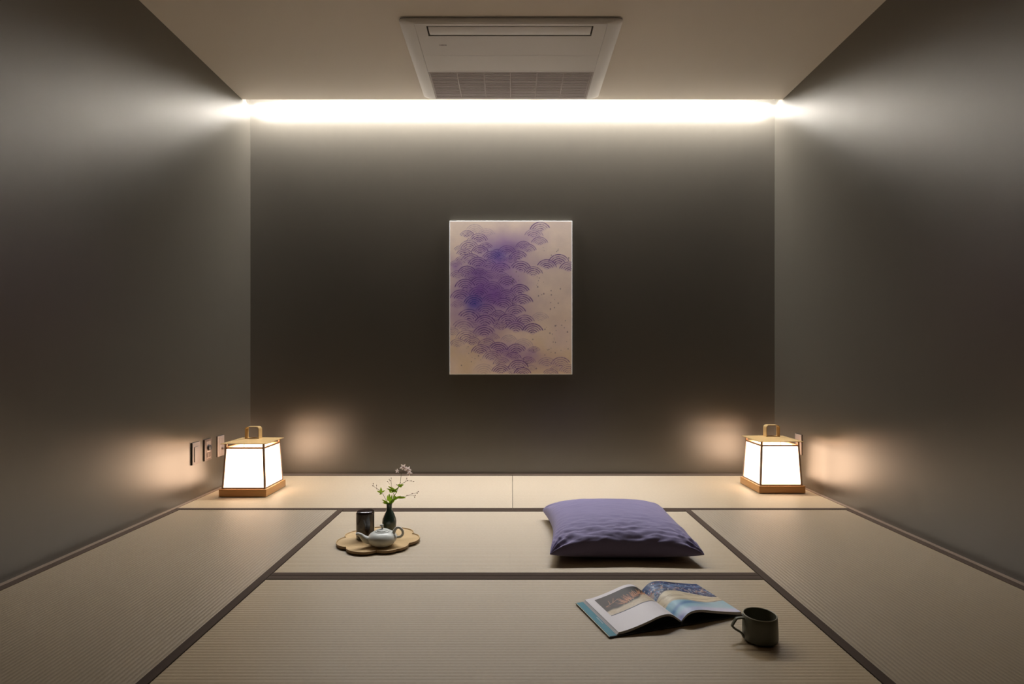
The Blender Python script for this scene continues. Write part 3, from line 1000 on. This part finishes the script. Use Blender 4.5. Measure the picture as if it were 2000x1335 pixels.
def paint_left(U_, V_):
    # U_ 0 at outer margin, 1 at gutter; V_ 0 at front edge, 1 at back edge
    C = np.ones(U_.shape + (3,)) * srgb(218, 212, 214)
    inp = (U_ > .115) & (V_ > .405) & (V_ < .925)
    n1 = vnoise(U_ * 9, V_ * 9, 41, 3)
    D = np.ones_like(C) * srgb(62, 50, 42)
    D = mixc(D, srgb(38, 32, 26), sstep(.3, .8, U_ + .3 * n1))
    sand = V_ - (.535 + .10 * sstep(.50, .95, U_) + .16 * sstep(.62, 1.0, U_) + .015 * (n1 - .5) * 4)
    D = mixc(D, srgb(196, 178, 152), sstep(.03, -.02, sand))
    D = mixc(D, srgb(214, 200, 182), sstep(.5, .7, vnoise(U_ * 22, V_ * 30, 43)) * .5 * sstep(.0, -.03, sand))
    rng = np.random.RandomState(8)
    for k in range(46):
        s = k / 45
        x0, y0 = .40 + .42 * s, .545 + .10 * s + .05 * rng.rand()
        a = R(125 - 80 * s + rng.randn() * 14)
        l = .09 + .10 * rng.rand()
        c_ = [srgb(160, 96, 60), srgb(190, 128, 88), srgb(130, 76, 56), srgb(206, 152, 116)][k % 4]
        D = mixc(D, c_, .85 * seg(U_, V_, x0, y0, x0 + l * math.cos(a) * 1.1, y0 + l * math.sin(a), .009, .002))
    for s_ in ((.17, .66, .30, .70), (.30, .70, .36, .80), (.25, .69, .27, .79), (.30, .70, .40, .74), (.17, .66, .22, .63)):
        D = mixc(D, srgb(190, 130, 100), .8 * seg(U_, V_, *s_, .006, .003))
    D = mixc(D, srgb(40, 48, 78), sstep(.425, .418, V_))
    return np.where(inp[..., None], D, C)


def paint_right(U_, V_):
    # U_ 0 at gutter, 1 at outer edge
    n1 = vnoise(U_ * 8, V_ * 8, 51, 4); n2 = vnoise(U_ * 30, V_ * 24, 53, 3)
    C = np.ones(U_.shape + (3,)) * srgb(38, 62, 108)
    C = mixc(C, srgb(24, 30, 66), sstep(.45, .65, n1))
    C = mixc(C, srgb(150, 168, 190), .7 * sstep(.60, .72, n2) * sstep(1.0, .8, V_))
    C = mixc(C, srgb(120, 150, 190), .6 * sstep(.55, .7, vnoise(U_ * 5 + 2, V_ * 22, 57, 3)))
    C = mixc(C, srgb(190, 160, 140), .7 * sstep(.12, .02, np.abs(V_ - .72 - .04 * n1)) * sstep(.58, .7, vnoise(U_ * 26, V_ * 20, 59, 2)))
    rng = np.random.RandomState(12)
    for k in range(60):
        x0, y0 = rng.rand() * .95, .62 + .34 * rng.rand()
        c_ = [srgb(230, 226, 222), srgb(190, 90, 90), srgb(226, 200, 180)][k % 3]
        C = mixc(C, c_, .85 * sstep(.012, .005, np.hypot(U_ - x0, (V_ - y0) * .8)))
    b1 = .60 + .05 * np.sin(U_ * 5.0) - .06 * sstep(.4, 1, U_) + .03 * (n1 - .5)
    C = mixc(C, srgb(206, 192, 164), sstep(b1 + .02, b1 - .01, V_))
    C = mixc(C, srgb(160, 140, 110), .6 * sstep(b1, b1 - .02, V_) * sstep(.5, .66, vnoise(U_ * 6, V_ * 34, 61, 3)))
    b2 = .34 + .05 * np.sin(U_ * 6.5 + 1.0) + .03 * (n1 - .5)
    C = mixc(C, srgb(86, 92, 92), .75 * sstep(.02, .004, np.abs(V_ - b2)) * sstep(.25, .5, U_))
    C = mixc(C, srgb(140, 180, 196), sstep(b2, b2 - .025, V_))
    C = mixc(C, srgb(60, 110, 160), .85 * np.exp(-(((V_ - .20 - .06 * np.sin(U_ * 4)) / .045) ** 2)) * sstep(.75, .3, U_))
    C = mixc(C, srgb(176, 176, 206), .8 * sstep(.17, .06, V_))
    C = mixc(C, srgb(70, 70, 150), .7 * np.exp(-((U_ - .05) / .06) ** 2 - ((V_ - .03) / .05) ** 2))
    line = np.abs(V_ - (.60 + .9 * U_ - 1.3 * U_ ** 2))
    C = mixc(C, srgb(120, 120, 140), .7 * sstep(.010, .004, line) * sstep(.5, .3, U_))
    return C


def page_grid(curve, sgn, paint, name, thick):
    n_l = 170
    arr = np.array([(q_.x, q_.y) for q_ in curve])
    d = np.concatenate([[0], np.cumsum(np.hypot(*np.diff(arr, axis=0).T))])
    t_ = np.linspace(0, d[-1], 170)
    xs = np.interp(t_, d, arr[:, 0]); zs = np.interp(t_, d, arr[:, 1])
    un = t_ / d[-1]
    ys = np.linspace(0, BL, n_l)
    Xg, Yg = np.meshgrid(xs, ys)
    Zg = np.tile(zs, (n_l, 1))
    # the block sags slightly at the front corner
    Zg = Zg * (1 + .03 * (Yg / BL))
    Ug = np.tile(un, (n_l, 1)); Vg = Yg / BL
    C = paint(1 - Ug if sgn < 0 else Ug, Vg)
    P_ = np.stack([sgn * Xg, Yg, Zg], -1)
    if sgn < 0:
        P_ = P_[:, ::-1]; C = C[:, ::-1]
    grid_mesh(name, P_, C, M['page_print'], bk)
    # body of the page block below the printed sheet
    V, Fc = [], []
    n_ = len(xs)
    for y_, k_ in ((0.0, 1.0), (BL, 1.03)):
        for x_, z_ in zip(xs, zs):
            V.append((sgn * x_, y_, z_ * k_ - .0003))
        for x_, z_, u_ in zip(xs, zs, un):
            V.append((sgn * (x_ + .0015 * u_), y_, max(z_ * k_ - thick * (0.75 + .25 * u_), .0035)))
    for i in range(n_ - 1):
        Fc += [(i, i + 1, n_ + i + 1, n_ + i), (2 * n_ + i, 3 * n_ + i, 3 * n_ + i + 1, 2 * n_ + i + 1), (n_ + i, n_ + i + 1, 3 * n_ + i + 1, 3 * n_ + i)]
    Fc += [(n_ - 1, 2 * n_ - 1, 4 * n_ - 1, 3 * n_ - 1), (0, 2 * n_, 3 * n_, n_)]
    MB().add(V, Fc).build('page_block', M['pages_edge'], bk)


page_grid(Lc, -1, paint_left, 'left_page', .0075)
page_grid(Rc, 1, paint_right, 'right_page', .0080)
# covers
MB().box(-.228, -.004, -.003, BL + .003, 0, .0026).build('front_cover', M['cover'], bk)
MB().box(.004, .212, -.003, BL + .003, 0, .0026).build('back_cover', M['cover'], bk)
MB().box(-.004, .004, -.003, BL + .003, .0008, .0125).build('spine', M['cover'], bk)
ep = MB().box(-.2265, -.201, -.0015, BL + .0015, .0026, .0032)
ep.build('endpaper', M['cover_in'], bk)
MB().box(-.2282, -.2266, -.003, BL + .003, .0026, .0031).build('cover_edge', M['cream'], bk)
st = MB()
for k in range(4):       # staggered outer leaves, seen as thin lines beside the printed page
    st.box(-.2045 + k * .0018, -.196, 0.0, BL, .0032 + k * .0014, .0040 + k * .0014)
st.build('under_pages', M['page'], bk)
tt = MB()
for k in range(9):
    tt.box(-.2105, -.2085, .072 + k * .0045, .075 + k * .0045, .0032, .0034)
tt.build('endpaper_text', M['page'], bk)

# ------------------------------------------------------------ mug
mg = empty('mug', (.6665, 1.515, 0.0018))
tag(mg, 'olive stoneware mug with an angular handle beside the open book', 'mug')
mp_ = [(.030, 0), (.040, .0004), (.0445, .003), (.0455, .008), (.0452, .030), (.0440, .052), (.0432, .0655), (.0422, .0672), (.0405, .0660),
       (.0405, .050), (.0418, .030), (.0415, .010), (.036, .006), (.0001, .0055)]
MB().lathe(mp_, 72, cap1=False).build('mug_body', M['mug'], mg, smooth=50)
hd = [(-.0415, .0, .0560), (-.0500, .0, .0575), (-.0610, .0, .0565), (-.0650, .0, .0540), (-.0745, .0, .0385), (-.0740, .0, .0345), (-.0680, .0, .0285), (-.0540, .0, .0200), (-.0490, .0, .0150), (-.0445, .0, .0060)]
hd = catmull(hd, 4)
MB().lathe([(.0433, .0656), (.0434, .0668), (.0422, .0677), (.0408, .0670), (.0404, .0660)], 72, cap0=False, cap1=False).build('rim', mat('bare rim', (0.42, 0.40, 0.30), 0.4), mg, smooth=60)
MB().tube(hd, .0030, 12, sx=2.0, up=(0, 0, 1)).build('handle', M['mug'], mg, smooth=60)
